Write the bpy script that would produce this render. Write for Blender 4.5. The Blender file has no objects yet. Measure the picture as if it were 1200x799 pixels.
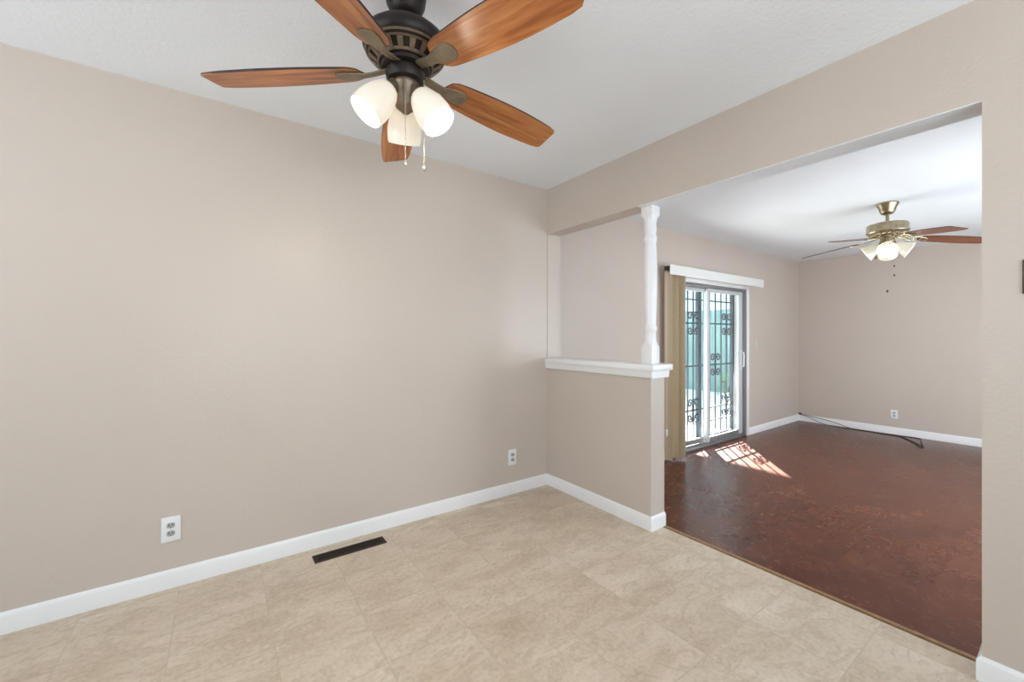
import bpy, bmesh, math, random
from mathutils import Vector, Matrix
random.seed(7)
PI = math.pi
S = bpy.context.scene
COL = S.collection

# ------------------------------------------------------------------ camera, world, sun, added fill light, exposure
FPX = 481.5
EYE = 1.232
cd = bpy.data.cameras.new('camera')
cd.sensor_width = 36.0
cd.lens = FPX / 1200 * 36.0
cd.shift_y = -6.7 / 1200
cd.clip_start = 0.02
cam = bpy.data.objects.new('camera', cd)
cam.location = (0, 0, EYE)
cam.rotation_euler = (PI/2, 0, -math.atan2(.5807, .8141))
COL.objects.link(cam)
S.camera = cam

S.view_settings.view_transform = 'Standard'
S.view_settings.look = 'None'
S.view_settings.exposure = 0.09
S.view_settings.gamma = 1.0
S.view_settings.use_curve_mapping = False

w = bpy.data.worlds.new('sky')
S.world = w
w.use_nodes = True
bg = w.node_tree.nodes['Background']
bg.inputs['Color'].default_value = (.62, .86, 1.0, 1)
bg.inputs['Strength'].default_value = 2.8

sl = bpy.data.lights.new('sun', 'SUN')
sl.energy = 105.0
sl.angle = math.radians(.6)
sl.color = (1, .96, .93)
sun = bpy.data.objects.new('sun', sl)
sun.location = (12, 10, 6)
sun.rotation_euler = Vector((-1.029, -.935, -1.39*.40)).to_track_quat('-Z', 'Y').to_euler()
COL.objects.link(sun)

def fill_light(name, loc, direction, sx, sy, power, color):
    l = bpy.data.lights.new(name, 'AREA')
    l.shape = 'RECTANGLE'; l.size = sx; l.size_y = sy
    l.energy = power; l.color = color
    o = bpy.data.objects.new(name, l)
    o.location = loc
    o.rotation_euler = Vector(direction).to_track_quat('-Z', 'Y').to_euler()
    COL.objects.link(o)
    return o
FILL_COL = (.97, .98, 1.01)
# unseen fill lights added in window openings, aimed to brighten ceilings and walls
fill_light('fill_back', (-2.56, .9, 1.5), (1, 0, 1.0), 2.6, 1.3, 34, FILL_COL)
fill_light('fill_right', (.8, -2.26, 1.35), (0, 1, 2.2), 2.6, 1.7, 56, FILL_COL)
fill_light('fill_living', (4.6, -.86, 1.1), (.5, 1, -.2), 3.0, 1.6, 76, FILL_COL)

# ------------------------------------------------------------------ materials
def srgb(r, g, b):
    f = lambda c: (c/255/12.92) if c/255 <= .04045 else ((c/255+.055)/1.055)**2.4
    return (f(r), f(g), f(b), 1)

def new_mat(name):
    m = bpy.data.materials.new(name); m.use_nodes = True
    nt = m.node_tree
    return m, nt, nt.nodes['Principled BSDF']

def plain(name, col, rough=.5, metal=0, spec=.5, noise=0, nscale=30, bump=0, bscale=200):
    m, nt, b = new_mat(name)
    b.inputs['Roughness'].default_value = rough
    b.inputs['Metallic'].default_value = metal
    b.inputs['Specular IOR Level'].default_value = spec
    b.inputs['Base Color'].default_value = col
    tc = nt.nodes.new('ShaderNodeTexCoord')
    if noise:
        n = nt.nodes.new('ShaderNodeTexNoise'); n.inputs['Scale'].default_value = nscale
        n.inputs['Detail'].default_value = 4
        nt.links.new(tc.outputs['Object'], n.inputs['Vector'])
        r = nt.nodes.new('ShaderNodeValToRGB')
        r.color_ramp.elements[0].position = .3; r.color_ramp.elements[1].position = .7
        r.color_ramp.elements[0].color = tuple(c*(1-noise) for c in col[:3])+(1,)
        r.color_ramp.elements[1].color = tuple(min(1, c*(1+noise)) for c in col[:3])+(1,)
        nt.links.new(n.outputs['Fac'], r.inputs['Fac'])
        nt.links.new(r.outputs['Color'], b.inputs['Base Color'])
    if bump:
        n2 = nt.nodes.new('ShaderNodeTexNoise'); n2.inputs['Scale'].default_value = bscale
        n2.inputs['Detail'].default_value = 3
        nt.links.new(tc.outputs['Object'], n2.inputs['Vector'])
        bp = nt.nodes.new('ShaderNodeBump'); bp.inputs['Strength'].default_value = bump
        bp.inputs['Distance'].default_value = .004
        nt.links.new(n2.outputs['Fac'], bp.inputs['Height'])
        nt.links.new(bp.outputs['Normal'], b.inputs['Normal'])
    return m

M = {}
M['wall'] = plain('beige_wall_paint', srgb(204, 189.5, 178.5), .36, spec=.42, noise=.012, nscale=2.5, bump=.22, bscale=70)
M['ceiling'] = plain('white_ceiling_paint', srgb(244, 247, 252), .5, spec=.35, noise=.01, nscale=3, bump=.45, bscale=60)
M['trim'] = plain('white_trim_paint', srgb(241, 238, 238), .32, noise=.01, nscale=6)
M['post'] = plain('white_gloss_paint', srgb(241, 238, 239), .22, noise=.01, nscale=12, bump=.12, bscale=60)
M['plate'] = plain('white_plastic', srgb(236, 235, 236), .35)
M['beige_plate'] = plain('pale_plastic', srgb(214, 208, 199), .4)
M['slot'] = plain('dark_slot', srgb(38, 36, 34), .6)
M['socket'] = plain('grey_socket_face', srgb(176, 174, 172), .4)
M['bronze'] = plain('dark_bronze', srgb(38, 29, 25), .45, metal=.4, spec=.5, noise=.25, nscale=25)
M['bronze_light'] = plain('rubbed_bronze', srgb(128, 112, 94), .42, metal=.55, noise=.2, nscale=35)
M['iron_arm'] = plain('olive_bronze', srgb(132, 118, 98), .45, metal=.5, noise=.18, nscale=30)
M['brass'] = plain('antique_brass', srgb(158, 144, 118), .3, metal=.9, noise=.22, nscale=40)
M['brass_light'] = plain('polished_brass', srgb(206, 194, 164), .24, metal=.9, noise=.3, nscale=70)
M['chain'] = plain('chain_metal', srgb(196, 186, 168), .3, metal=.8)
M['knob'] = plain('dark_knob', srgb(70, 56, 48), .4)
M['register'] = plain('brown_register_metal', srgb(50, 35, 24), .6, metal=.1, noise=.2, nscale=30)
M['register_dark'] = plain('register_shadow', srgb(18, 14, 12), .8)
M['cable'] = plain('dark_cable', srgb(58, 46, 42), .5)
M['switch_bronze'] = plain('bronze_plate', srgb(92, 84, 76), .45, metal=.3)
M['alu'] = plain('white_door_frame', srgb(206, 207, 209), .35)
M['alu_grey'] = plain('grey_aluminium', srgb(140, 139, 140), .4, metal=.3)
M['alu_dark'] = plain('dark_gasket', srgb(88, 86, 86), .5, metal=.2)
M['iron'] = plain('black_wrought_iron', srgb(42, 56, 68), .5, metal=.1, noise=.2, nscale=30)
M['valance'] = plain('white_valance', srgb(234, 232, 229), .4)
M['headrail'] = plain('brown_headrail', srgb(66, 56, 50), .5)
M['vane'] = plain('tan_vane_fabric', srgb(214, 197, 168), .7, noise=.05, nscale=60, bump=.1, bscale=400)
M['nosing'] = plain('raw_wood_nosing', srgb(158, 122, 86), .55, noise=.25, nscale=40)
M['subfloor'] = plain('subfloor', srgb(60, 46, 38), .8)
M['concrete'] = plain('patio_concrete', srgb(204, 205, 202), .85, noise=.06, nscale=4, bump=.2, bscale=60)
M['siding_w'] = plain('white_siding', srgb(232, 234, 236), .7)
M['cover'] = plain('unseen_roof_white', srgb(235, 235, 232), .7)
M['roofing'] = plain('grey_shingles', srgb(120, 118, 116), .9, noise=.2, nscale=20)
M['leaf'] = plain('green_leaves', srgb(110, 150, 104), .6, noise=.35, nscale=14)

def ramp(nt, stops):
    r = nt.nodes.new('ShaderNodeValToRGB')
    e = r.color_ramp.elements
    e[0].position, e[0].color = stops[0]
    e[1].position, e[1].color = stops[-1]
    for p, c in stops[1:-1]:
        k = e.new(p); k.color = c
    return r

def mixrgb(nt, mode, fac):
    n = nt.nodes.new('ShaderNodeMix'); n.data_type = 'RGBA'; n.blend_type = mode
    n.inputs['Factor'].default_value = fac
    return n

def tile_floor(name, size, shift, stops, vein, grout, rough, spec, stretch, bump,  grout_w=.0025, gfac=.55, detail=(8, 9), veinfac=.55, scales=(2.4, 5.5), fleck=.45, rvar=.22):
    m, nt, b = new_mat(name)
    L = nt.links.new
    tc = nt.nodes.new('ShaderNodeTexCoord')
    mp = nt.nodes.new('ShaderNodeMapping'); mp.inputs['Location'].default_value = (-shift[0], -shift[1], 0)
    L(tc.outputs['Object'], mp.inputs['Vector'])
    br = nt.nodes.new('ShaderNodeTexBrick')
    br.offset = 0; br.squash = 1
    br.inputs['Color1'].default_value = (0, 0, 0, 1); br.inputs['Color2'].default_value = (1, 1, 1, 1)
    br.inputs['Mortar'].default_value = (.5, .5, .5, 1)
    br.inputs['Scale'].default_value = 1.0
    br.inputs['Mortar Size'].default_value = grout_w
    br.inputs['Mortar Smooth'].default_value = .3
    br.inputs['Brick Width'].default_value = size[0]; br.inputs['Row Height'].default_value = size[1]
    L(mp.outputs['Vector'], br.inputs['Vector'])
    mul = nt.nodes.new('ShaderNodeMath'); mul.operation = 'MULTIPLY'; mul.inputs[1].default_value = 37.0
    L(br.outputs['Color'], mul.inputs[0])
    mp2 = nt.nodes.new('ShaderNodeMapping'); mp2.inputs['Scale'].default_value = stretch
    mp2.inputs['Rotation'].default_value = (0, 0, .35)
    L(tc.outputs['Object'], mp2.inputs['Vector'])
    n1 = nt.nodes.new('ShaderNodeTexNoise'); n1.noise_dimensions = '4D'
    n1.inputs['Scale'].default_value = scales[0]; n1.inputs['Detail'].default_value = detail[0]; n1.inputs['Roughness'].default_value = .62
    n1.inputs['Distortion'].default_value = .9
    L(mp2.outputs['Vector'], n1.inputs['Vector']); L(mul.outputs[0], n1.inputs['W'])
    r1 = ramp(nt, stops)
    L(n1.outputs['Fac'], r1.inputs['Fac'])
    n2 = nt.nodes.new('ShaderNodeTexNoise'); n2.noise_dimensions = '4D'
    n2.inputs['Scale'].default_value = scales[1]; n2.inputs['Detail'].default_value = detail[1]; n2.inputs['Roughness'].default_value = .72
    n2.inputs['Distortion'].default_value = 1.6
    L(mp2.outputs['Vector'], n2.inputs['Vector']); L(mul.outputs[0], n2.inputs['W'])
    r2 = ramp(nt, [(.50, (0, 0, 0, 1)), (.57, (.9, .9, .9, 1)), (.63, (0, 0, 0, 1))])
    L(n2.outputs['Fac'], r2.inputs['Fac'])
    mx = mixrgb(nt, 'MIX', 0)
    vf = nt.nodes.new('ShaderNodeMath'); vf.operation = 'MULTIPLY'; vf.inputs[1].default_value = veinfac
    L(r2.outputs['Color'], vf.inputs[0]); L(vf.outputs[0], mx.inputs['Factor'])
    L(r1.outputs['Color'], mx.inputs['A']); mx.inputs['B'].default_value = vein
    # small pale and dark flecks
    n3 = nt.nodes.new('ShaderNodeTexNoise'); n3.inputs['Scale'].default_value = 55; n3.inputs['Detail'].default_value = 5
    L(tc.outputs['Object'], n3.inputs['Vector'])
    r3 = ramp(nt, [(.36, (.80, .80, .80, 1)), (.5, (1, 1, 1, 1)), (.68, (1.12, 1.12, 1.12, 1))])
    L(n3.outputs['Fac'], r3.inputs['Fac'])
    m3 = mixrgb(nt, 'MULTIPLY', fleck)
    L(mx.outputs['Result'], m3.inputs['A']); L(r3.outputs['Color'], m3.inputs['B'])
    mg = mixrgb(nt, 'MIX', 0)
    gf = nt.nodes.new('ShaderNodeMath'); gf.operation = 'MULTIPLY'; gf.inputs[1].default_value = gfac
    L(br.outputs['Fac'], gf.inputs[0]); L(gf.outputs[0], mg.inputs['Factor'])
    L(m3.outputs['Result'], mg.inputs['A']); mg.inputs['B'].default_value = grout
    L(mg.outputs['Result'], b.inputs['Base Color'])
    rr = ramp(nt, [(.3, (rough*(1-rvar),)*3+(1,)), (.7, (rough*(1+rvar),)*3+(1,))])
    L(n2.outputs['Fac'], rr.inputs['Fac']); L(rr.outputs['Color'], b.inputs['Roughness'])
    b.inputs['Specular IOR Level'].default_value = spec
    bp = nt.nodes.new('ShaderNodeBump'); bp.inputs['Strength'].default_value = bump; bp.inputs['Distance'].default_value = .002
    if bump: L(n2.outputs['Fac'], bp.inputs['Height']); L(bp.outputs['Normal'], b.inputs['Normal'])
    return m

M['vinyl'] = tile_floor('beige_stone_vinyl', (.338, .338), (.18, .176),
    [(.26, srgb(188, 167, 143)), (.45, srgb(209, 190, 168)), (.58, srgb(216, 199, 178)), (.76, srgb(229, 215, 197))],
    srgb(184, 161, 137), srgb(190, 171, 147), .42, .4, (.7, 1.5, 1), .12, detail=(6, 8), veinfac=.5)
M['laminate'] = tile_floor('red_brown_laminate', (.40, .40), (2.36, .1),
    [(.25, srgb(74, 37, 25)), (.45, srgb(90, 47, 32)), (.6, srgb(99, 54, 36)), (.78, srgb(116, 68, 46))],
    srgb(116, 68, 44), srgb(72, 35, 23), .27, .32, (1.0, 1.0, 1), 0, rvar=.03, scales=(1.8, 11), grout_w=.0012, gfac=.4, detail=(3, 4), veinfac=.30)

def wood_mat(name, dark, mid, light, rough):
    m, nt, b = new_mat(name); L = nt.links.new
    tc = nt.nodes.new('ShaderNodeTexCoord')
    oi = nt.nodes.new('ShaderNodeObjectInfo')
    mp = nt.nodes.new('ShaderNodeMapping'); mp.inputs['Scale'].default_value = (2.2, 26, 10)
    L(tc.outputs['Object'], mp.inputs['Vector'])
    n = nt.nodes.new('ShaderNodeTexNoise'); n.noise_dimensions = '4D'
    n.inputs['Scale'].default_value = 1.6; n.inputs['Detail'].default_value = 7; n.inputs['Distortion'].default_value = 1.0
    L(mp.outputs['Vector'], n.inputs['Vector'])
    mu = nt.nodes.new('ShaderNodeMath'); mu.operation = 'MULTIPLY'; mu.inputs[1].default_value = 50
    L(oi.outputs['Random'], mu.inputs[0]); L(mu.outputs[0], n.inputs['W'])
    r = ramp(nt, [(.28, dark), (.48, mid), (.72, light)])
    L(n.outputs['Fac'], r.inputs['Fac']); L(r.outputs['Color'], b.inputs['Base Color'])
    b.inputs['Roughness'].default_value = rough
    return m
M['blade'] = wood_mat('cherry_wood', srgb(118, 62, 26), srgb(172, 104, 54), srgb(200, 138, 84), .32)
M['blade2'] = wood_mat('walnut_wood', srgb(84, 44, 26), srgb(120, 68, 42), srgb(142, 88, 58), .3)
M['blade_edge'] = plain('dark_blade_edge', srgb(46, 28, 20), .5)

def fence_mat():
    m, nt, b = new_mat('weathered_fence_boards'); L = nt.links.new
    tc = nt.nodes.new('ShaderNodeTexCoord')
    mp = nt.nodes.new('ShaderNodeMapping'); mp.inputs['Scale'].default_value = (9, 9, .8)
    L(tc.outputs['Object'], mp.inputs['Vector'])
    n = nt.nodes.new('ShaderNodeTexNoise'); n.inputs['Scale'].default_value = 1.5; n.inputs['Detail'].default_value = 5
    L(mp.outputs['Vector'], n.inputs['Vector'])
    r = ramp(nt, [(.3, srgb(84, 118, 122)), (.7, srgb(124, 152, 152))])
    L(n.outputs['Fac'], r.inputs['Fac']); L(r.outputs['Color'], b.inputs['Base Color'])
    b.inputs['Roughness'].default_value = .8
    return m
M['fence'] = fence_mat()

def glass_mat():
    m = bpy.data.materials.new('clear_pane'); m.use_nodes = True
    nt = m.node_tree; nt.nodes.clear()
    out = nt.nodes.new('ShaderNodeOutputMaterial')
    t = nt.nodes.new('ShaderNodeBsdfTransparent'); t.inputs['Color'].default_value = (.94, .975, .98, 1)
    g = nt.nodes.new('ShaderNodeBsdfGlossy'); g.inputs['Roughness'].default_value = .02
    lw = nt.nodes.new('ShaderNodeLayerWeight'); lw.inputs['Blend'].default_value = .5
    pw = nt.nodes.new('ShaderNodeMath'); pw.operation = 'POWER'; pw.inputs[1].default_value = 5
    fr = nt.nodes.new('ShaderNodeMath'); fr.operation = 'MULTIPLY_ADD'; fr.inputs[1].default_value = .9; fr.inputs[2].default_value = .03
    nt.links.new(lw.outputs['Facing'], pw.inputs[0]); nt.links.new(pw.outputs[0], fr.inputs[0])
    mx = nt.nodes.new('ShaderNodeMixShader')
    nt.links.new(fr.outputs[0], mx.inputs[0]); nt.links.new(t.outputs[0], mx.inputs[1]); nt.links.new(g.outputs[0], mx.inputs[2])
    nt.links.new(mx.outputs[0], out.inputs[0])
    return m
M['glass'] = glass_mat()

def glow(name, col, strength, base, rough=.3):
    m, nt, b = new_mat(name)
    b.inputs['Base Color'].default_value = base
    b.inputs['Roughness'].default_value = rough
    b.inputs['Emission Color'].default_value = col
    b.inputs['Emission Strength'].default_value = strength
    return m
def shade_mat(name, base, emit, strength, trans):
    m = bpy.data.materials.new(name); m.use_nodes = True
    nt = m.node_tree; b = nt.nodes['Principled BSDF']; out = nt.nodes['Material Output']; L = nt.links.new
    b.inputs['Base Color'].default_value = base; b.inputs['Roughness'].default_value = .25
    b.inputs['Emission Color'].default_value = emit; b.inputs['Emission Strength'].default_value = strength
    t = nt.nodes.new('ShaderNodeBsdfTranslucent'); t.inputs['Color'].default_value = (1, .93, .82, 1)
    mx = nt.nodes.new('ShaderNodeMixShader'); mx.inputs[0].default_value = trans
    L(b.outputs[0], mx.inputs[1]); L(t.outputs[0], mx.inputs[2]); L(mx.outputs[0], out.inputs['Surface'])
    return m
M['shade'] = shade_mat('lit_frosted_glass', (.62, .60, .56, 1), (1, .84, .62, 1), .40, .004)
M['shade2'] = shade_mat('lit_tulip_glass', (.62, .60, .54, 1), (1, .88, .62, 1), .25, .008)
M['bulb'] = glow('lit_bulb', (1, .95, .86, 1), 1.8, srgb(255, 250, 240))

# ------------------------------------------------------------------ mesh helpers
class MB:
    def __init__(self): self.bm = bmesh.new()
    def _add(self, verts, faces, mtx=None):
        vs = [self.bm.verts.new((mtx @ Vector(v)) if mtx else Vector(v)) for v in verts]
        out = []
        for f in faces:
            try: out.append(self.bm.faces.new([vs[i] for i in f]))
            except ValueError: pass
        return vs, out
    def box(self, x0, x1, y0, y1, z0, z1, bev=0, mtx=None, seg=2):
        v = [(x, y, z) for x in (x0, x1) for y in (y0, y1) for z in (z0, z1)]
        f = [(0,1,3,2), (4,6,7,5), (0,4,5,1), (2,3,7,6), (0,2,6,4), (1,5,7,3)]
        vs, fs = self._add(v, f, mtx)
        if bev:
            es = list({e for q in fs for e in q.edges})
            bmesh.ops.bevel(self.bm, geom=es, offset=bev, segments=seg, affect='EDGES', profile=.5)
        return self
    def prism(self, poly, axis, a0, a1, mtx=None, bev=0):
        """poly in the two other axes (cyclic order), extruded along axis"""
        n = len(poly)
        def P(p, a):
            if axis == 'x': return (a, p[0], p[1])
            if axis == 'y': return (p[0], a, p[1])
            return (p[0], p[1], a)
        v = [P(p, a0) for p in poly] + [P(p, a1) for p in poly]
        f = [tuple(range(n)), tuple(range(2*n-1, n-1, -1))]
        f += [(i, (i+1) % n, n+(i+1) % n, n+i) for i in range(n)]
        vs, fs = self._add(v, f, mtx)
        if bev:
            es = [e for e in {e for q in fs[:2] for e in q.edges}]
            bmesh.ops.bevel(self.bm, geom=es, offset=bev, segments=2, affect='EDGES', profile=.5)
        return self
    def lathe(self, prof, n=32, mtx=None, cap0=False, cap1=False):
        v = []; f = []
        for r, z in prof:
            for k in range(n):
                a = 2*PI*k/n
                v.append((r*math.cos(a), r*math.sin(a), z))
        for i in range(len(prof)-1):
            for k in range(n):
                f.append((i*n+k, i*n+(k+1) % n, (i+1)*n+(k+1) % n, (i+1)*n+k))
        if cap0: f.append(tuple(range(n-1, -1, -1)))
        if cap1: f.append(tuple((len(prof)-1)*n+k for k in range(n)))
        self._add(v, f, mtx)
        return self
    def tube(self, path, r, n=8, mtx=None, caps=True):
        P = [Vector(p) for p in path]
        v = []; f = []
        up = Vector((0, 0, 1))
        prev = None
        for i, p in enumerate(P):
            t = (P[min(i+1, len(P)-1)] - P[max(i-1, 0)]).normalized()
            if prev is None:
                a = up if abs(t.z) < .9 else Vector((1, 0, 0))
                u = t.cross(a).normalized()
            else:
                u = (prev - t*prev.dot(t)).normalized()
            prev = u
            b = t.cross(u)
            rr = r[i] if isinstance(r, (list, tuple)) else r
            for k in range(n):
                q = 2*PI*k/n
                v.append(p + rr*(math.cos(q)*u + math.sin(q)*b))
        for i in range(len(P)-1):
            for k in range(n):
                f.append((i*n+k, i*n+(k+1) % n, (i+1)*n+(k+1) % n, (i+1)*n+k))
        if caps:
            f.append(tuple(range(n-1, -1, -1))); f.append(tuple((len(P)-1)*n+k for k in range(n)))
        self._add(v, f, mtx)
        return self
    def sphere(self, c, r, n=14, m=8, mtx=None, sz=1):
        prof = [(max(1e-4, r*math.sin(PI*i/m)), -r*sz*math.cos(PI*i/m)) for i in range(m+1)]
        mt = Matrix.Translation(c)
        self.lathe(prof, n, (mtx @ mt) if mtx else mt)
        return self
    def build(self, name, mat, parent=None, smooth=40, loc=None, rot=None, recenter=False):
        bmesh.ops.recalc_face_normals(self.bm, faces=self.bm.faces)
        me = bpy.data.meshes.new(name)
        self.bm.to_mesh(me); self.bm.free()
        mats = mat if isinstance(mat, (list, tuple)) else [mat]
        for k in mats: me.materials.append(k)
        if smooth:
            for p in me.polygons: p.use_smooth = True
            me.set_sharp_from_angle(angle=math.radians(smooth))
        o = bpy.data.objects.new(name, me)
        COL.objects.link(o)
        if parent: o.parent = parent
        if loc: o.location = loc
        if rot: o.rotation_euler = rot
        return o

def tag(o, label=None, cat=None, group=None, kind=None):
    if label: o['label'] = label
    if cat: o['category'] = cat
    if group: o['group'] = group
    if kind: o['kind'] = kind
    return o
def empty(name, loc=(0, 0, 0), rz=0, parent=None):
    o = bpy.data.objects.new(name, None); COL.objects.link(o)
    o.location = loc; o.rotation_euler = (0, 0, rz); o.empty_display_size = .1
    if parent: o.parent = parent
    return o
def struct(o, label, cat): return tag(o, label, cat, kind='structure')
def copy_tree(o, parent=None):
    c = o.copy(); COL.objects.link(c)
    if parent: c.parent = parent
    for ch in list(o.children): copy_tree(ch, c)
    return c

# ------------------------------------------------------------------ room dimensions
YL = 2.607            # face of the long beige wall
XD, XD2 = 2.217, 2.357  # divider wall faces
YJ = .22              # right jamb of the opening
YH = 1.60             # free end of the half wall
ZH = 2.07             # underside of the header
H = 2.44
LF = -.166            # living room floor
YP = 2.77             # sliding door wall face
YPO = 2.92            # its outer face
XF = 7.77             # far wall face
XB, YR = -2.62, -2.32 # walls behind the camera
YLR = -.92            # hidden wall of the living room

# floors
b = MB(); b.box(XB, 2.323, YR, YL, -.166, 0)
struct(b.build('floor', M['vinyl'], smooth=0), 'beige mottled stone-look vinyl tile floor', 'floor')
b = MB(); b.box(XD2, XF, YLR, YP, LF-.1, LF); b.box(4.2, 5.99, YP, YPO, LF-.1, LF)
struct(b.build('floor_living_room', M['laminate'], smooth=0), 'glossy red brown laminate floor of the lower room', 'floor')
b = MB(); b.box(2.323, XD2, YR, YL, -.266, -.014)
struct(b.build('trim_4', M['subfloor'], smooth=0), 'dark step riser under the edge of the vinyl floor', 'trim')
b = MB(); b.box(2.340, XD2+.004, YJ+.014, YH-.014, -.016, .001, bev=.002)
struct(b.build('trim_2', M['nosing'], smooth=0), 'thin tan wood strip along the edge of the brown floor', 'trim')

# ceilings
b = MB(); b.box(XB, XD2, YR, YL, H, H+.1)
struct(b.build('ceiling', M['ceiling'], smooth=0), 'white textured ceiling of the near room', 'ceiling')
b = MB(); b.box(XD2, XF, YLR, YP, H, H+.1)
struct(b.build('ceiling_living_room', M['ceiling'], smooth=0), 'white textured ceiling of the far room', 'ceiling')

# walls
def panel_with_hole(b, axis, a0, a1, u0, u1, z0, z1, hu0, hu1, hz0, hz1):
    def bx(p0, p1, q0, q1):
        if p1-p0 < 1e-6 or q1-q0 < 1e-6: return
        if axis == 'y': b.box(p0, p1, a0, a1, q0, q1)
        else: b.box(a0, a1, p0, p1, q0, q1)
    bx(u0, hu0, z0, z1); bx(hu1, u1, z0, z1); bx(hu0, hu1, hz1, z1); bx(hu0, hu1, z0, hz0)

b = MB(); b.box(XB-.15, XD2, YL, YPO, -.1, H+.1)
struct(b.build('wall_left', M['wall'], smooth=0), 'long plain beige wall behind the dark bladed fan', 'wall')
b = MB(); b.prism([(YR, 0), (YJ, 0), (YJ, ZH), (YL-.006, ZH), (YL-.006, 1.02), (YL, 1.02), (YL, H), (YR, H)], 'x', XD, XD2)
struct(b.build('wall_right', M['wall'], smooth=0), 'beige wall and header with the wide opening to the far room', 'wall')
b = MB(); b.box(XD, XD2, YH, YL, -.0, .965)
struct(b.build('wall_half', M['wall'], smooth=0), 'beige half wall under the white cap beside the opening', 'wall')
b = MB(); panel_with_hole(b, 'y', YP, YPO, XD2, XF+.15, LF-.2, H+.1, 4.2, 5.99, LF-.2+.001, 1.87)
struct(b.build('wall_patio', M['wall'], smooth=0), 'beige wall around the sliding glass door', 'wall')
b = MB(); b.box(XF, XF+.15, YLR-.15, YP, LF-.2, H+.1)
struct(b.build('wall_far', M['wall'], smooth=0), 'beige far wall beyond the second fan', 'wall')
b = MB(); panel_with_hole(b, 'y', YLR-.15, YLR, XD2, XF, LF-.2, H+.1, 3.5, 6.5, .3, 1.9)
struct(b.build('wall_living_room', M['wall'], smooth=0), 'unseen beige wall of the far room with an added window opening', 'wall')
b = MB(); panel_with_hole(b, 'x', XB-.15, XB, YR-.15, YL, -.1, H+.1, -.4, 2.2, .85, 2.15)
struct(b.build('wall_back', M['wall'], smooth=0), 'beige wall behind the viewer with an added window opening', 'wall')
b = MB(); panel_with_hole(b, 'y', YR-.15, YR, XB, XD2, -.1, H+.1, -.5, 2.1, .5, 2.2)
struct(b.build('wall_kitchen', M['wall'], smooth=0), 'beige wall to the right of the viewer with an added window opening', 'wall')

def window(name, axis, a, u0, u1, z0, z1, label):  # unseen windows added to hold the fill lights
    e = empty(name, (0, 0, 0)); struct(e, label, 'added window')
    f = MB()
    def bx(p0, p1, q0, q1, d0=-.04, d1=.02):
        if axis == 'y': f.box(p0, p1, a+d0, a+d1, q0, q1, bev=.004)
        else: f.box(a+d0, a+d1, p0, p1, q0, q1, bev=.004)
    t = .05
    bx(u0, u0+t, z0, z1); bx(u1-t, u1, z0, z1); bx(u0+t, u1-t, z0, z0+t); bx(u0+t, u1-t, z1-t, z1)
    um = (u0+u1)/2; bx(um-t/2, um+t/2, z0+t, z1-t)
    f.build('window_frame', M['alu'], e)
    g = MB()
    if axis == 'y': g.box(u0+t, u1-t, a-.015, a-.009, z0+t, z1-t)
    else: g.box(a-.015, a-.009, u0+t, u1-t, z0+t, z1-t)
    g.build('pane', M['glass'], e, smooth=0)
window('added_window_1', 'x', XB-.08, -.4, 2.2, .85, 2.15, 'unseen white framed window added for the fill light behind the viewer')
window('added_window_2', 'y', YR-.08, -.5, 2.1, .5, 2.2, 'unseen white framed window added for the fill light right of the viewer')
window('added_window_3', 'y', YLR-.08, 3.5, 6.5, .3, 1.9, 'unseen white framed window added for the fill light of the far room')

b = MB(); b.box(XD+.001, XD2-.001, YJ, YH+.1, ZH-.003, ZH+.001)  # whitened strip standing in for light bounced up onto the beige header
struct(b.build('header_bounce_strip', M['ceiling'], smooth=0), 'white strip under the header with bounced light put into its colour', 'trim')

# baseboards
BH, BT = .088, .013
def bprof(h=BH, t=BT): return [(0, 0), (t, 0), (t, h-.016), (t*.75, h-.008), (t*.42, h-.002), (t*.2, h), (0, h)]
def baseboard(name, pts, label, z=0, h=BH, closed=False):
    """pts: floor line of the wall face; the board grows to the left of the walking direction"""
    b = MB(); pr = bprof(h)
    P = [Vector((p[0], p[1], 0)) for p in pts]
    rings = []
    for i, p in enumerate(P):
        d0 = (P[i]-P[i-1]).normalized() if i > 0 else None
        d1 = (P[i+1]-P[i]).normalized() if i < len(P)-1 else None
        n0 = Vector((-d0.y, d0.x, 0)) if d0 else None
        n1 = Vector((-d1.y, d1.x, 0)) if d1 else None
        if n0 and n1:
            m = (n0+n1).normalized(); m = m / max(.2, m.dot(n0))
        else: m = n0 or n1
        rings.append([b.bm.verts.new(p + m*q[0] + Vector((0, 0, z+q[1]))) for q in pr])
    k = len(pr)
    for i in range(len(rings)-1):
        for j in range(k):
            b.bm.faces.new([rings[i][j], rings[i][(j+1) % k], rings[i+1][(j+1) % k], rings[i+1][j]])
    b.bm.faces.new(rings[0]); b.bm.faces.new(rings[-1][::-1])
    return struct(b.build(name, M['trim'], smooth=30), label, 'baseboard')
baseboard('baseboard_left', [(XD-BT, YL), (XB+BT, YL)], 'white baseboard along the long beige wall')
baseboard('baseboard_half_wall', [(XD2, YH), (XD, YH), (XD, YL)], 'white baseboard wrapping the half wall')
baseboard('baseboard_right', [(XD, YR), (XD, YJ), (XD2-.01, YJ)], 'white baseboard at the foot of the right wall and jamb')
baseboard('baseboard_patio', [(XF-BT, YP), (6.052, YP)], 'white baseboard right of the sliding door', LF, .1)
baseboard('baseboard_patio_left', [(4.138, YP), (XD2, YP)], 'white baseboard left of the sliding door behind the half wall', LF, .1)
baseboard('baseboard_far', [(XF, YLR), (XF, YP)], 'white baseboard along the far wall', LF, .1)

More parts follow.
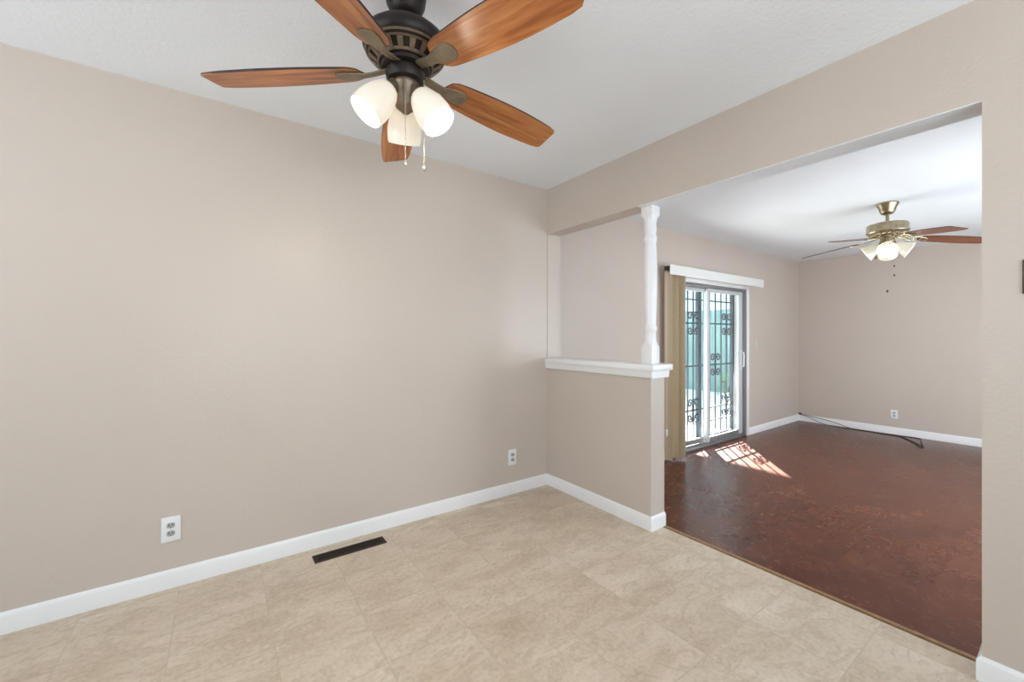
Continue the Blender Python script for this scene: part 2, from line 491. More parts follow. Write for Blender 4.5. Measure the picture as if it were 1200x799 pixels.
# half wall cap
b = MB()
b.box(XD-.036, XD2+.036, YH-.042, YL, 1.008, 1.048, bev=.007)
b.prism([(XD-.014, .962), (XD-.020, .972), (XD-.022, .996), (XD-.028, 1.009), (XD2+.028, 1.009), (XD2+.022, .996), (XD2+.020, .972), (XD2+.014, .962)], 'y', YH-.022, YL)
struct(b.build('trim_1', M['trim'], smooth=30), 'white moulded cap ledge on top of the half wall', 'trim')

# ------------------------------------------------------------------ turned post on the half wall
def turned_post():
    b = MB(); hw = .041
    z0, z1 = 1.048, ZH-.003
    def sq(z0, z1, h, bev=.004): b.box(-h, h, -h, h, z0, z1, bev=bev)
    sq(z0, z0+.115, hw)
    sq(z1-.065, z1, hw+.001)
    # square to round shoulders
    def morph(za, ha, zb, rb, steps=6, n=32):
        v = []; f = []
        for i in range(steps+1):
            t = i/steps; z = za+(zb-za)*t
            s = t**.6
            for k in range(n):
                a = 2*PI*k/n + PI/n
                c, d = math.cos(a), math.sin(a)
                sqr = ha/max(abs(c), abs(d))
                r = sqr*(1-s) + rb*s
                r = min(r, sqr)
                v.append((r*c, r*d, z))
        for i in range(steps):
            for k in range(n):
                f.append((i*n+k, i*n+(k+1) % n, (i+1)*n+(k+1) % n, (i+1)*n+k))
        b._add(v, f)
    morph(z0+.114, hw-.0005, z0+.165, .036)
    morph(z1-.064, hw-.0005, z1-.105, .0375)
    L = [(.036, z0+.163), (.035, z0+.180), (.035, z0+.205), (.0375, z0+.211), (.0415, z0+.220), (.0420, z0+.231), (.0395, z0+.242),
         (.0355, z0+.249), (.0355, z0+.262), (.0370, z0+.30), (.0395, z0+.38), (.0425, z0+.48), (.0435, z0+.56), (.0425, z0+.64),
         (.0395, z0+.72), (.0372, z0+.765), (.0360, z0+.782), (.0390, z0+.789), (.0425, z0+.80), (.0428, z0+.812), (.0400, z0+.824),
         (.0365, z0+.832), (.0365, z0+.845), (.0385, z0+.858), (.0395, z0+.875), (.0380, z0+.90), (.0375, z1-.104)]
    b.lathe(L, 32)
    o = b.build('turned_post', M['post'], smooth=35, loc=((XD+XD2)/2, YH+.055, 0))
    tag(o, 'white turned wooden post standing on the half wall cap under the header', 'post')
turned_post()

# ------------------------------------------------------------------ ceiling fans
def blade_mesh(name, mats, r0, r1, w0, wm, w1, th=.007, cut=.012):
    """outline along +x, flat; origin at hub axis"""
    out = []
    N = 26
    up = []; lo = []
    def half(t):
        # t 0..1 root to tip
        a = w0 + (wm-w0)*math.sin(min(1, t/.62)*PI/2)
        if t > .62: a = wm + (w1-wm)*((t-.62)/.38)**1.6
        if t < .10: a *= math.sqrt(max(0, 1-((.10-t)/.10)**2))*.92+.08
        if t > .955: a *= .80+.20*math.sqrt(max(0, 1-((t-.955)/.045)**2))
        return a
    for i in range(N+1):
        t = i/N if i < N-2 else [(N-2)/N, .985, 1][i-(N-2)]
        x = r0+(r1-r0)*t
        h = half(t)
        sk = cut*max(0, (t-.9)/.1)
        up.append((x+sk, h)); lo.append((x-sk, -h))
    poly = lo + up[::-1]
    b = MB()
    n = len(poly)
    z = th/2
    v = [(p[0], p[1], -z) for p in poly] + [(p[0], p[1], z) for p in poly]
    vs, fs = b._add(v, [tuple(range(n)), tuple(range(2*n-1, n-1, -1))] + [(i, (i+1) % n, n+(i+1) % n, n+i) for i in range(n)])
    for q in fs[2:]: q.material_index = 1
    es = [e for q in fs[:2] for e in q.edges]
    bmesh.ops.bevel(b.bm, geom=list(set(es)), offset=.0015, segments=1, affect='EDGES')
    return b.build(name, mats, None, smooth=30)

def blade_iron(r0, r1, z0, parent, mat, wn=.013, wt=.031, drop=.005):
    """curved arm with a broad rounded tongue under the blade; blade plane z = 0 in local frame"""
    b = MB()
    st = []
    N = 18
    for i in range(N+1):
        t = i/N
        x = r0+(r1-r0)*t
        if t < .45: hw = wn
        else: hw = wn + (wt-wn)*math.sin(min(1, (t-.45)/.38)*PI/2)
        if t > .86: hw = wt*math.sqrt(max(.03, 1-((t-.86)/.145)**2))
        z = z0*(1-min(1, t/.5))**1.5 - drop*1.0
        crown = .006 if t < .9 else .004
        st.append((x, hw, z, crown))
    rings = []
    for x, hw, z, cr in st:
        rings.append([b.bm.verts.new(p) for p in ((x, -hw, z), (x, -hw*.95, z-cr*.55), (x, 0, z-cr), (x, hw*.95, z-cr*.55), (x, hw, z), (x, hw*.8, z+.0022), (x, -hw*.8, z+.0022))])
    k = 7
    for i in range(N):
        for j in range(k):
            b.bm.faces.new([rings[i][j], rings[i][(j+1) % k], rings[i+1][(j+1) % k], rings[i+1][j]])
    b.bm.faces.new(rings[0]); b.bm.faces.new(rings[-1][::-1])
    return b.build('blade_arm', mat, parent, smooth=50)

def frame_on_axis(origin, direction):
    d = Vector(direction).normalized()
    q = Vector((0, 0, -1)).rotation_difference(d)
    return Matrix.Translation(origin) @ q.to_matrix().to_4x4()

def shade_part(parent, name, origin, direction, prof, mat, bulb_at, bulb_r, holder, hprof, power, lcol, loff):
    """profile runs along -z of the local frame: (radius, distance)"""
    mt = frame_on_axis(origin, direction)
    b = MB()
    inner = [(max(.003, r-.003), d-.001) for r, d in reversed(prof)]
    b.lathe([(r, -d) for r, d in prof + inner], 36, mt)
    s = b.build(name, mat, parent, smooth=60)
    b = MB(); b.sphere((0, 0, -bulb_at), bulb_r, 18, 12, mt, 1.25)
    b.lathe([(bulb_r*.5, -bulb_at+bulb_r*1.0), (bulb_r*.48, -.01)], 16, mt)
    b.build('bulb', M['bulb'], s, smooth=60)
    b = MB(); b.lathe([(r, -d) for r, d in hprof], 24, mt, cap0=True)
    b.build('lamp_holder', holder, parent, smooth=40)
    if power:
        l = bpy.data.lights.new('lamp_light', 'POINT'); l.energy = power; l.color = lcol; l.shadow_soft_size = .035
        o = bpy.data.objects.new('lamp_light', l); COL.objects.link(o); o.parent = parent
        o.location = mt @ Vector((0, 0, -loff))
    return s

def pull_chain(parent, x, y, z1, z0, beads, knob_mat, kr=.006):
    b = MB()
    b.tube([(x, y, z1), (x, y, z0)], .0011, 6)
    n = int((z1-z0)/.008)
    for i in range(n): b.sphere((x, y, z1-(i+.5)*(z1-z0)/n), .0021, 6, 4)
    c = b.build('pull_chain', M['chain'], parent, smooth=60)
    for zk in beads:
        k = MB()
        k.lathe([(.0015, zk+kr*1.6), (kr*.6, zk+kr*1.2), (kr, zk+.2*kr), (kr*.95, zk-kr*.6), (kr*.4, zk-kr*1.2), (.001, zk-kr*1.3)], 12, Matrix.Translation((x, y, 0)))
        k.build('pull_knob', knob_mat, c, smooth=50)

LAMP = (1.0, .88, .72)
def dark_fan(cx, cy):
    e = empty('ceiling_fan', (cx, cy, H))
    tag(e, 'dark bronze ceiling fan with five cherry blades and three frosted shades, nearest the viewer', 'ceiling fan', 'ceiling fans')
    Z = lambda z: z-H
    b = MB(); b.lathe([(.068, Z(2.4395)), (.072, Z(2.432)), (.071, Z(2.40)), (.064, Z(2.355)), (.050, Z(2.325)), (.034, Z(2.312))], 40, cap0=True, cap1=True)
    b.build('canopy', M['bronze'], e)
    b = MB(); b.lathe([(.016, Z(2.315)), (.016, Z(2.285)), (.03, Z(2.28)), (.03, Z(2.262))], 24, cap0=True)
    b.build('downrod', M['bronze'], e)
    b = MB()
    b.lathe([(.03, Z(2.272)), (.075, Z(2.266)), (.115, Z(2.250)), (.136, Z(2.230)), (.142, Z(2.215)), (.140, Z(2.200)), (.133, Z(2.190)), (.130, Z(2.187)),
             (.131, Z(2.183)), (.128, Z(2.179)), (.122, Z(2.175)), (.112, Z(2.170)), (.090, Z(2.151)), (.086, Z(2.148)), (.086, Z(2.144)), (.080, Z(2.142)), (.078, Z(2.132)), (.060, Z(2.128))], 64, cap0=True, cap1=True)
    mh = b.build('motor_housing', M['bronze'], e)
    b = MB()   # rubbed rings and the vent ribs of the lower cone
    b.lathe([(.1315, Z(2.1865)), (.1325, Z(2.1835)), (.1305, Z(2.1815)), (.1285, Z(2.1795)), (.1275, Z(2.181))], 64)
    b.lathe([(.1215, Z(2.1750)), (.1225, Z(2.1720)), (.1180, Z(2.1700)), (.1150, Z(2.1705))], 64)
    b.lathe([(.0930, Z(2.1530)), (.0925, Z(2.1490)), (.0880, Z(2.1455)), (.0850, Z(2.1470))], 64)
    for k in range(18):
        a = 2*PI*k/18
        mt = Matrix.Rotation(a, 4, 'Z')
        p = [(.1160, -.0095, Z(2.1715)), (.1160, .0095, Z(2.1715)), (.0900, .0072, Z(2.1500)), (.0900, -.0072, Z(2.1500))]
        d = Vector((-.62, 0, .78))*-.004
        q = [tuple(Vector(i)+Vector((.0022, 0, -.0030))) for i in p]
        b._add(p+q, [(0,1,2,3), (7,6,5,4), (0,4,5,1), (1,5,6,2), (2,6,7,3), (3,7,4,0)], mt)
    b.build('vent_ring', M['bronze_light'], e, smooth=40)
    b = MB(); b.lathe([(.056, Z(2.134)), (.063, Z(2.130)), (.066, Z(2.122)), (.065, Z(2.104)), (.060, Z(2.092)), (.050, Z(2.087)), (.030, Z(2.085))], 40, cap0=True, cap1=True)
    b.build('switch_housing', M['bronze'], e)
    b = MB(); b.lathe([(.044, Z(2.088)), (.045, Z(2.080)), (.041, Z(2.075)), (.041, Z(2.069)), (.037, Z(2.063)), (.037, Z(2.020)), (.033, Z(2.006)), (.020, Z(1.996)), (.012, Z(1.988)), (.004, Z(1.984))], 36, cap0=True, cap1=True)
    b.build('light_fitter', M['bronze_light'], e)
    # blades
    proto = blade_mesh('blade', [M['blade'], M['blade_edge']], .138, .650, .050, .071, .060, cut=.002)
    ang = [146.2, 218.2, 286.8, 2.2, 73.4]
    for i, a in enumerate(ang):
        o = proto if i == 0 else proto.copy()
        if i: COL.objects.link(o)
        o.parent = e
        droop = math.radians(3.6); pitch = math.radians(-13)
        m = Matrix.Translation((0, 0, Z(2.128))) @ Matrix.Rotation(math.radians(a), 4, 'Z') @ Matrix.Rotation(droop, 4, 'Y') @ Matrix.Rotation(pitch, 4, 'X')
        o.matrix_local = m
        if i == 0: iron0 = blade_iron(.055, .236, .014, e, M['iron_arm'], wn=.017, wt=.032); io = iron0
        else: io = iron0.copy(); COL.objects.link(io); io.parent = e
        io.matrix_local = m
    # shades
    prof = [(.026, .026), (.034, .029), (.043, .045), (.052, .072), (.058, .100), (.0595, .120), (.0585, .140), (.056, .152)]
    for a, rad, dz, tl in ((72, .032, .000, 30), (174, .038, .012, 38), (305, .039, -.006, 36)):
        c, s = math.cos(math.radians(a)), math.sin(math.radians(a))
        tilt = math.radians(tl)
        d = (c*math.sin(tilt), s*math.sin(tilt), -math.cos(tilt))
        shade_part(e, 'lamp_shade', (c*rad, s*rad, Z(2.064+dz)), d, prof, M['shade'], .085, .026, M['bronze_light'],
                   [(.020, -.004), (.022, .012), (.027, .020), (.029, .030), (.027, .036)], 5.5, LAMP, .140)
    pull_chain(e, .5005-cx, 1.3074-cy, Z(2.066), Z(1.797), [Z(1.795)], M['chain'], .004)
    pull_chain(e, .561-cx, 1.295-cy, Z(2.088), Z(1.797), [Z(1.790)], M['chain'], .006)
dark_fan(.518, 1.349)

def brass_fan(cx, cy):
    e = empty('ceiling_fan', (cx, cy, H))
    tag(e, 'antique brass ceiling fan with tulip shades in the far room', 'ceiling fan', 'ceiling fans')
    Z = lambda z: z-H
    b = MB(); b.lathe([(.076, Z(2.4395)), (.080, Z(2.430)), (.076, Z(2.418)), (.062, Z(2.392)), (.054, Z(2.362)), (.048, Z(2.348)), (.030, Z(2.336))], 40, cap0=True, cap1=True)
    b.build('canopy', M['brass'], e)
    b = MB(); b.lathe([(.013, Z(2.338)), (.013, Z(2.26)), (.024, Z(2.262)), (.03, Z(2.25))], 24, cap0=True)
    b.build('downrod', M['brass'], e)
    b = MB(); b.lathe([(.03, Z(2.258)), (.115, Z(2.254)), (.140, Z(2.247)), (.148, Z(2.234)), (.148, Z(2.185)), (.151, Z(2.180)), (.151, Z(2.174)), (.147, Z(2.168)), (.135, Z(2.158)), (.105, Z(2.150)), (.06, Z(2.146))], 56, cap0=True, cap1=True)
    b.build('motor_housing', M['brass'], e)
    b = MB()   # pierced ring under the motor
    for k in range(20):
        a = 2*PI*k/20
        mt = Matrix.Rotation(a, 4, 'Z') @ Matrix.Translation((.118, 0, Z(2.150)))
        p = [(.014*math.cos(t), .014*math.sin(t), 0) for t in [2*PI*i/10 for i in range(11)]]
        b.tube(p, .0028, 6, mt, caps=False)
    b.build('pierced_ring', M['brass_light'], e, smooth=60)
    b = MB(); b.lathe([(.075, Z(2.150)), (.078, Z(2.140)), (.070, Z(2.128)), (.052, Z(2.124)), (.052, Z(2.095)), (.058, Z(2.090)), (.056, Z(2.075)), (.040, Z(2.062)), (.038, Z(2.03)), (.030, Z(1.995)), (.020, Z(1.965)), (.010, Z(1.945)), (.003, Z(1.940))], 36, cap0=True, cap1=True)
    b.build('switch_housing', M['brass'], e)
    proto = blade_mesh('blade', [M['blade2'], M['blade_edge']], .215, .665, .050, .066, .058)
    iron0 = None
    for i, a in enumerate((230, 304, 16, 88, 160)):
        o = proto if i == 0 else proto.copy()
        if i: COL.objects.link(o)
        o.parent = e
        m = Matrix.Translation((0, 0, Z(2.132))) @ Matrix.Rotation(math.radians(a), 4, 'Z') @ Matrix.Rotation(math.radians(7.5), 4, 'Y') @ Matrix.Rotation(math.radians(-12), 4, 'X')
        o.matrix_local = m
        if iron0 is None:
            b = MB()   # pierced filigree blade arm: two rails, scroll rings and a plate
            for s in (-1, 1):
                b.tube([(.07, s*.010, .004), (.12, s*.020, -.004), (.17, s*.034, -.008), (.22, s*.040, -.008), (.275, s*.022, -.008), (.29, 0, -.008)], .0045, 8)
                b.tube([(.19+.014*math.cos(t), s*.018+.014*math.sin(t), -.008) for t in [2*PI*i2/12 for i2 in range(13)]], .0035, 6, caps=False)
            b.tube([(.145+.012*math.cos(t), .012*math.sin(t), -.007) for t in [2*PI*i2/12 for i2 in range(13)]], .0035, 6, caps=False)
            b.tube([(.07, 0, .002), (.13, 0, -.005)], .006, 8)
            b.tube([(.235, -.034, -.008), (.235, .034, -.008)], .0045, 8)
            iron0 = b.build('blade_arm', M['brass_light'], e, smooth=60); io = iron0
        else:
            io = iron0.copy(); COL.objects.link(io); io.parent = e
        io.matrix_local = m
    prof = [(.022, .020), (.032, .026), (.039, .045), (.047, .075), (.057, .105), (.067, .128), (.074, .142)]
    for a in (192, 282, 12, 102):
        c, s = math.cos(math.radians(a)), math.sin(math.radians(a))
        tilt = math.radians(58)
        d = (c*math.sin(tilt), s*math.sin(tilt), -math.cos(tilt))
        shade_part(e, 'lamp_shade', (c*.030, s*.030, Z(2.066)), d, prof, M['shade2'], .078, .024, M['brass'],
                   [(.018, -.004), (.020, .010), (.025, .018), (.026, .026), (.024, .030)], 0.3, LAMP, .125)
    pull_chain(e, -.030, -.006, Z(1.96), Z(1.635), [Z(1.632)], M['knob'], .009)
    pull_chain(e, .012, -.045, Z(2.08), Z(1.78), [Z(1.86), Z(1.776)], M['knob'], .007)
brass_fan(4.98, 1.066)

# ------------------------------------------------------------------ sliding glass door
def slider():
    e = empty('door_1', (5.1, YP, LF)); struct(e, 'sliding glass door with white frame to the sunny patio', 'door')
    X = lambda x: x-5.1
    Y = lambda y: y-YP
    Zz = lambda z: z-LF
    def B(m, x0, x1, y0, y1, z0, z1, bev=.003): m.box(X(x0), X(x1), Y(y0), Y(y1), Zz(z0), Zz(z1), bev=bev)
    top = 1.87
    m = MB()   # casing on the room side
    B(m, 5.987, 6.05, YP-.016, YP-.0005, LF, top-.003); B(m, 4.14, 4.203, YP-.016, YP-.0005, LF, top-.003); B(m, 4.14, 6.05, YP-.016, YP-.0005, top-.003, top+.06)
    m.build('casing', M['trim'], e)
    m = MB()   # frame: jambs and head
    B(m, 4.2, 4.235, YP+.002, YPO-.004, LF, top); B(m, 5.955, 5.99, YP+.002, YPO-.004, LF, top); B(m, 4.235, 5.955, YP+.002, YPO-.004, top-.038, top)
    m.build('frame', M['alu_grey'], e)
    m = MB()
    B(m, 4.235, 5.955, YP+.004, YPO-.004, LF, LF+.022); B(m, 4.235, 5.955, YP+.038, YP+.044, LF+.022, LF+.034); B(m, 4.235, 5.955, YP+.082, YP+.088, LF+.022, LF+.034)
    m.build('track', M['alu_grey'], e)
    def panel(name, x0, x1, y0, y1, st=.055, rail=.045, foot=.062, mat=None):
        z0, z1 = LF+.036, top-.04
        q = MB()
        B(q, x0, x0+st, y0, y1, z0, z1); B(q, x1-st*1.9 if name == 'sliding_panel' else x1-st, x1, y0, y1, z0, z1)
        xr = x1-st*1.9 if name == 'sliding_panel' else x1-st
        B(q, x0+st, xr, y0+.002, y1-.002, z1-rail, z1)
        p = q.build(name, M['alu'], e)
        q = MB(); B(q, x0+st, xr, y0+.002, y1-.002, z0, z0+foot); q.build('bottom_rail', M['alu_grey'], p)
        q = MB(); q.box(X(x0+st), X(xr), Y((y0+y1)/2-.003), Y((y0+y1)/2+.003), Zz(z0+foot), Zz(z1-rail)); q.build('glass_pane', M['glass'], p, smooth=0)
        return p
    panel('fixed_panel', 4.236, 5.14, YP+.078, YP+.108)
    p = panel('sliding_panel', 5.04, 5.95, YP+.030, YP+.062)
    h = MB()
    h.tube([(X(5.91), Y(YP+.030), Zz(1.00)), (X(5.91), Y(YP-.004), Zz(.99)), (X(5.91), Y(YP-.008), Zz(.93)), (X(5.91), Y(YP-.004), Zz(.80)), (X(5.91), Y(YP+.030), Zz(.79))], .010, 10)
    h.box(X(5.885), X(5.935), Y(YP+.022), Y(YP+.031), Zz(.76), Zz(1.03), bev=.003)
    h.build('door_handle', M['plate'], p)
    m = MB(); B(m, 4.2, 5.99, YP-.004, YP+.004, LF, LF+.012, bev=.002)
    m.build('threshold', M['alu_dark'], e)
slider()

# vertical blinds drawn to the left
def blinds():
    e = empty('vertical_blind', (3.96, YP, 1.9))
    tag(e, 'white valance with tan vertical blind vanes stacked left of the sliding door', 'blind')
    m = MB(); m.box(0, 2.20, -.156, -.148, -.008, .100, bev=.002)
    m.build('valance', M['valance'], e)
    m = MB(); m.box(.004, 2.19, -.128, -.078, .045, .088, bev=.003); m.build('headrail', M['headrail'], e)
    for x in (.20, 1.1, 2.0):
        q = MB(); q.box(x, x+.03, -.150, -.0005, .088, .094, bev=.001); q.box(x, x+.03, -.006, -.0005, .03, .088, bev=.001); q.build('bracket', M['headrail'], e)
    VX = [(.045, 12), (.104, -62), (.165, 8), (.195, 14), (.228, 18), (.260, 22), (.290, 28)]
    n = len(VX)
    for x, deg in VX:
        a = math.radians(deg)
        w_ = .089
        q = MB()
        pts = []
        K = 6
        for k in range(K+1):
            u = (k/K-.5)*w_
            pts.append((u, .004*(1-(2*k/K-1)**2)))
        poly = [(p[1], p[0]) for p in pts] + [(p[1]+.0012, p[0]) for p in reversed(pts)]
        q.prism(poly, 'z', -2.035, .030)
        q.build('vane', M['vane'], e, smooth=40, loc=(x, -.104, 0), rot=(0, 0, a))
    q = MB()
    q.tube([(.018, -.10, .045), (.016, -.10, -.6), (.016, -.10, -1.70)], .0016, 6)
    q.lathe([(.002, -1.69), (.010, -1.70), (.012, -1.72), (.010, -1.76), (.004, -1.775)], 12, Matrix.Translation((.016, -.10, 0)), cap0=True, cap1=True)
    q.build('pull_cord', M['plate'], e, smooth=50)
    q = MB()
    P = [(x, -.062, -2.020) for x, deg in VX]
    path = []
    for i in range(n-1):
        a, c = P[i], P[i+1]
        for t in (0, .5): path.append((a[0]+(c[0]-a[0])*t, a[1], a[2]-(.02 if t else 0)))
    q.tube(path, .0015, 6); q.build('bottom_chain', M['plate'], e)
blinds()

# ------------------------------------------------------------------ wall plates
def outlet(name, loc, rz, label, s=1.0):
    """local: x along wall, -y out of the wall, z up; origin at the centre of the plate on the wall"""
    e = empty(name, loc, rz); tag(e, label, 'electrical outlet', 'wall outlets')
    b = MB(); b.box(-.038, .038, -.007, -.0002, -.061, .061, bev=.004); b.build('plate', M['plate'], e)
    for dz in (.0195, -.0195):
        q = MB()
        pr = [(.0165*math.cos(t), max(-.0125, min(.0125, .0165*math.sin(t)))) for t in [2*PI*i/28 for i in range(28)]]
        q.prism([(p[0], p[1]+dz) for p in pr], 'y', -.0095, -.006)
        r = q.build('receptacle', M['socket'], e, smooth=40)
        for sx in (-.0068, .0068):
            k = MB(); k.box(sx-.0018, sx+.0018, -.0102, -.009, dz-.002, dz+.0075); k.build('slot', M['slot'], r, smooth=0)
        k = MB(); k.lathe([(.0024, 0), (.0024, .0008)], 12, Matrix.Translation((0, -.0093, dz-.0075)) @ Matrix.Rotation(PI/2, 4, 'X'), cap0=True, cap1=True); k.build('slot', M['slot'], r, smooth=0)
    k = MB(); k.lathe([(.0028, 0), (.0028, .001), (.001, .0016)], 12, Matrix.Translation((0, -.007, 0)) @ Matrix.Rotation(PI/2, 4, 'X'), cap1=True); k.build('screw', M['chain'], e)
    return e
outlet('wall_outlet', (-.191, YL, .285), 0, 'white duplex outlet on the long beige wall, nearest the viewer')
outlet('wall_outlet', (1.86, YL, .284), 0, 'white duplex outlet on the long wall near the half wall corner')
outlet('wall_outlet', (XF, 1.59, .116), -PI/2, 'small white duplex outlet low on the far wall above the cable')

def switch(name, loc, rz, label, mat, toggle_mat):
    e = empty(name, loc, rz); tag(e, label, 'wall switch')
    b = MB(); b.box(-.037, .037, -.007, -.0002, -.0585, .0585, bev=.004); b.build('plate', mat, e)
    b = MB(); b.box(-.0165, .0165, -.0085, -.006, -.033, .033, bev=.001); b.prism([(-.0085, -.030), (-.0085, .030), (-.0135, .030)], 'x', -.015, .015)
    b.build('rocker', toggle_mat, e)
    return e
switch('light_switch', (6.27, YP, 1.105), 0, 'pale light switch on the wall right of the sliding door', M['beige_plate'], M['beige_plate'])
switch('wall_control', (XD, .092, 1.43), -PI/2, 'dark bronze wall plate at the right edge of the picture', M['switch_bronze'], M['switch_bronze'])

# ------------------------------------------------------------------ floor register
def register():
    e = empty('floor_register', (.617, 2.462, 0)); tag(e, 'dark brown metal vent register in the vinyl floor by the long wall', 'floor vent')
    L2, W2 = .196, .044
    b = MB()
    for (x0, x1, y0, y1) in ((-L2, L2, -W2, -W2+.014), (-L2, L2, W2-.014, W2), (-L2, -L2+.018, -W2+.014, W2-.014), (L2-.018, L2, -W2+.014, W2-.014)):
        b.box(x0, x1, y0, y1, .0002, .005, bev=.0015, seg=1)
    b.build('frame', M['register'], e, smooth=0)
    b = MB(); b.box(-L2+.01, L2-.01, -W2+.006, W2-.006, .0002, .001); b.build('duct_shade', M['register_dark'], e, smooth=0)  # dark sheet standing in for the shade below the grille
    b = MB()
    n = 34
    for i in range(n):
        x = -L2+.022+(2*L2-.044)*i/(n-1)
        b.box(x-.0014, x+.0014, -W2+.013, W2-.013, .001, .0042)
    b.box(-L2+.018, L2-.018, -.002, .002, .001, .0046)
    b.build('grille', M['register'], e, smooth=0)
register()

# ------------------------------------------------------------------ cable on the far floor
def smooth_path(pts, n=8):
    P = [Vector(p) for p in pts]; out = []
    for i in range(len(P)-1):
        p0 = P[max(0, i-1)]; p1 = P[i]; p2 = P[i+1]; p3 = P[min(len(P)-1, i+2)]
        for k in range(n):
            t = k/n
            out.append(.5*((2*p1)+(-p0+p2)*t+(2*p0-5*p1+4*p2-p3)*t*t+(-p0+3*p1-3*p2+p3)*t**3))
    out.append(P[-1]); return out
fz = LF+.0045
b = MB()
x1 = XF
b.tube(smooth_path([(x1-.020, 2.74, LF+.115), (x1-.035, 2.66, LF+.105), (x1-.05, 2.45, LF+.085), (x1-.06, 2.25, LF+.055), (x1-.075, 2.10, fz+.01), (x1-.09, 1.95, fz), (x1-.085, 1.75, fz), (x1-.08, 1.56, fz), (x1-.14, 1.48, fz), (x1-.32, 1.36, fz), (x1-.54, 1.235, fz+.004),
       (x1-.62, 1.205, fz+.006), (x1-.58, 1.20, fz+.004), (x1-.40, 1.24, fz), (x1-.20, 1.285, fz), (x1-.07, 1.32, fz), (x1-.05, 1.40, fz), (x1-.07, 1.52, fz)]), .0042, 8)
b.tube(smooth_path([(x1-.016, 2.745, LF+.105), (x1-.045, 2.60, LF+.075), (x1-.075, 2.42, fz+.015), (x1-.10, 2.25, fz), (x1-.105, 2.0, fz), (x1-.10, 1.8, fz), (x1-.12, 1.6, fz), (x1-.15, 1.50, fz), (x1-.36, 1.36, fz), (x1-.55, 1.26, fz), (x1-.60, 1.225, fz+.01), (x1-.50, 1.225, fz+.005), (x1-.30, 1.27, fz), (x1-.10, 1.30, fz)]), .0038, 8)
o = b.build('cable', M['cable'], smooth=60)
tag(o, 'dark cable lying along the far wall baseboard with a loop at its end', 'cable')
# small wall fitting where the cable comes out of the corner
b = MB(); b.box(XF-.022, XF-.0002, 2.725, 2.757, LF+.098, LF+.128, bev=.003)
o = b.build('cable_outlet', M['cable'], smooth=0)
tag(o, 'tiny dark cable fitting in the far corner above the baseboard', 'cable fitting')

# ------------------------------------------------------------------ patio
GZ = -.20
b = MB(); b.box(-2, 24, YPO, 20, GZ-.2, GZ)
struct(b.build('floor_patio', M['concrete'], smooth=0), 'pale concrete patio slab outside the sliding door', 'ground')

def spiral(cx, cz, r, turns, a0, sgn, n=20):
    return [(cx + r*(1-.72*i/n)*math.cos(a0+sgn*turns*2*PI*i/n), 0, cz + r*(1-.72*i/n)*math.sin(a0+sgn*turns*2*PI*i/n)) for i in range(n+1)]
def ornament(parent, x, z, s=1.12):
    b = MB()
    for sx in (-1, 1):
        for sz in (-1, 1):
            b.tube(spiral(x+sx*.062*s, z+sz*.085*s, .052*s, 1.25, (PI if sx > 0 else 0) , -sx*sz), .0095, 6)
            b.tube([(x, 0, z), (x+sx*.012*s, 0, z+sz*.04*s), (x+sx*.010*s, 0, z+sz*.085*s)], .007, 6)
    b.box(x-.014, x+.014, -.014, .014, z-.018, z+.018, bev=.003)
    b.build('scroll_ornament', M['iron'], parent, smooth=60)
def gate(name, x0, x1, label, bars, ornaments, rails, st0, st1):
    e = empty(name, (0, 3.0, GZ)); tag(e, label, 'security gate', 'iron security gates')
    zb, zt = .05, 2.16
    b = MB()
    b.box(x0, x0+st0, -.025, .025, .005, zt, bev=.003); b.box(x1-st1, x1, -.025, .025, .005, zt, bev=.003)
    b.box(x0+st0, x1-st1, -.02, .02, zb, zb+.035, bev=.003); b.box(x0+st0, x1-st1, -.02, .02, zt-.05, zt, bev=.003)
    b.build('frame', M['iron'], e)
    for z in rails:
        b = MB(); b.box(x0+st0-.003, x1-st1+.003, -.008, .008, z-.008-GZ, z+.008-GZ); b.build('rail', M['iron'], e, smooth=0)
    for x in bars:
        b = MB(); b.box(x-.007, x+.007, -.007, .007, zb+.03, zt-.045); b.build('bar', M['iron'], e, smooth=0)
    for x, z in ornaments: ornament(e, x, z-GZ)
gate('security_gate', 5.18, 6.16, 'black iron scrollwork gate leaf behind the sliding panel on the right',
     [5.30, 5.45, 5.60, 5.75, 5.90], [(5.90, 1.39), (5.60, .83), (5.90, .25)], [1.70, 1.39, .83, .25, .07], .035, .12)
gate('security_gate', 4.16, 5.175, 'black iron scrollwork gate leaf behind the fixed left glass, beside the blinds',
     [4.32, 4.47, 4.62, 4.77, 4.92, 5.05], [(5.05, 1.39), (4.62, .83), (5.05, .25)], [1.70, 1.39, .83, .25], .05, .03)

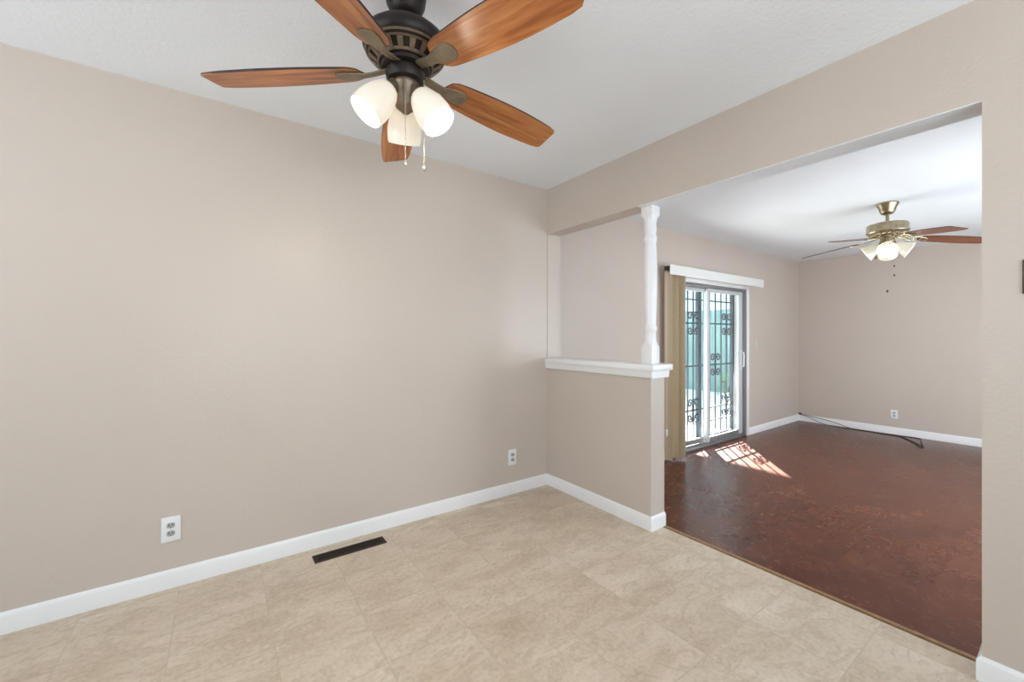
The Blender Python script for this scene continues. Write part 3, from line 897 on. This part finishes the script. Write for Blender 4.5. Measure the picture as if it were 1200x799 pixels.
# side fence, unseen patio roof added to cut off the sun, neighbour
def fence():
    e = empty('wooden_fence', (10.0, 2.95, GZ)); tag(e, 'tall weathered blue green board fence beyond the patio', 'fence')
    b = MB()
    y = 0; i = 0
    while y < 12:
        w_ = .14; dx = random.uniform(-.004, .004); hh = 2.06+random.uniform(-.012, .012)
        b.box(-.010+dx, .010+dx, y, y+w_, .03, hh)
        y += .15; i += 1
    b.build('boards', M['fence'], e, smooth=0)
    b = MB()
    for z in (.35, 1.05, 1.8): b.box(.015, .055, 0, 12, z, z+.09)
    b.build('rails', M['fence'], e, smooth=0)
fence()
def cover():
    e = empty('unseen_patio_roof', (4.0, YPO, 2.3)); tag(e, 'unseen white patio roof added to shape the sun patch indoors', 'added patio roof')
    b = MB(); b.box(-.5, 5.16, .02, 4.1, 0, .05); b.build('roof', M['cover'], e, smooth=0)
    for x in (-.4, 4.95):
        q = MB(); q.box(x, x+.1, 3.9, 4.0, GZ-2.3+.001, 0, bev=.004); q.build('post', M['cover'], e, smooth=0)
cover()
def neighbour():
    e = empty('neighbour_house', (14, 2, GZ)); tag(e, 'white sided neighbouring house above the fence', 'house')
    b = MB()
    z = 0
    while z < 3.2:
        b.prism([(0, z), (-.018, z), (-.002, z+.2), (0, z+.2)], 'y', 0, 16); z += .2
    b.box(0, 5, 0, 16, 0, 3.2)
    b.build('wall', M['siding_w'], e, smooth=0)
    b = MB(); b.prism([(-.5, 3.2), (5.5, 3.2), (2.5, 4.6)], 'y', -.3, 16.3); b.build('roof', M['roofing'], e, smooth=0)
neighbour()
def shrub():
    e = empty('shrub', (8.6, 4.35, GZ)); tag(e, 'small leafy green plant at the patio edge behind the right gate leaf', 'plant')
    b = MB(); rnd = random.Random(3)
    for i in range(160):
        a = rnd.uniform(0, 2*PI); r = .24*math.sqrt(rnd.random()); z = .12+rnd.random()*.5
        r *= 1-.55*(z-.1)/.6
        mt = Matrix.Translation((r*math.cos(a), r*math.sin(a), z)) @ Matrix.Rotation(a, 4, 'Z') @ Matrix.Rotation(rnd.uniform(-.9, .3), 4, 'Y')
        l = rnd.uniform(.06, .1)
        b._add([(0, 0, 0), (l*.5, l*.24, .006), (l, 0, 0), (l*.5, -l*.24, .006), (l*.5, 0, -.004)], [(0, 1, 2, 4), (0, 4, 2, 3)], mt)
    b.build('foliage', M['leaf'], e, smooth=0)
    b = MB()
    for i in range(6):
        a = i*1.05; b.tube([(0, 0, .001), (.05*math.cos(a), .05*math.sin(a), .25), (.1*math.cos(a), .1*math.sin(a), .5)], .006, 6)
    b.build('stem', M['subfloor'], e)
shrub()
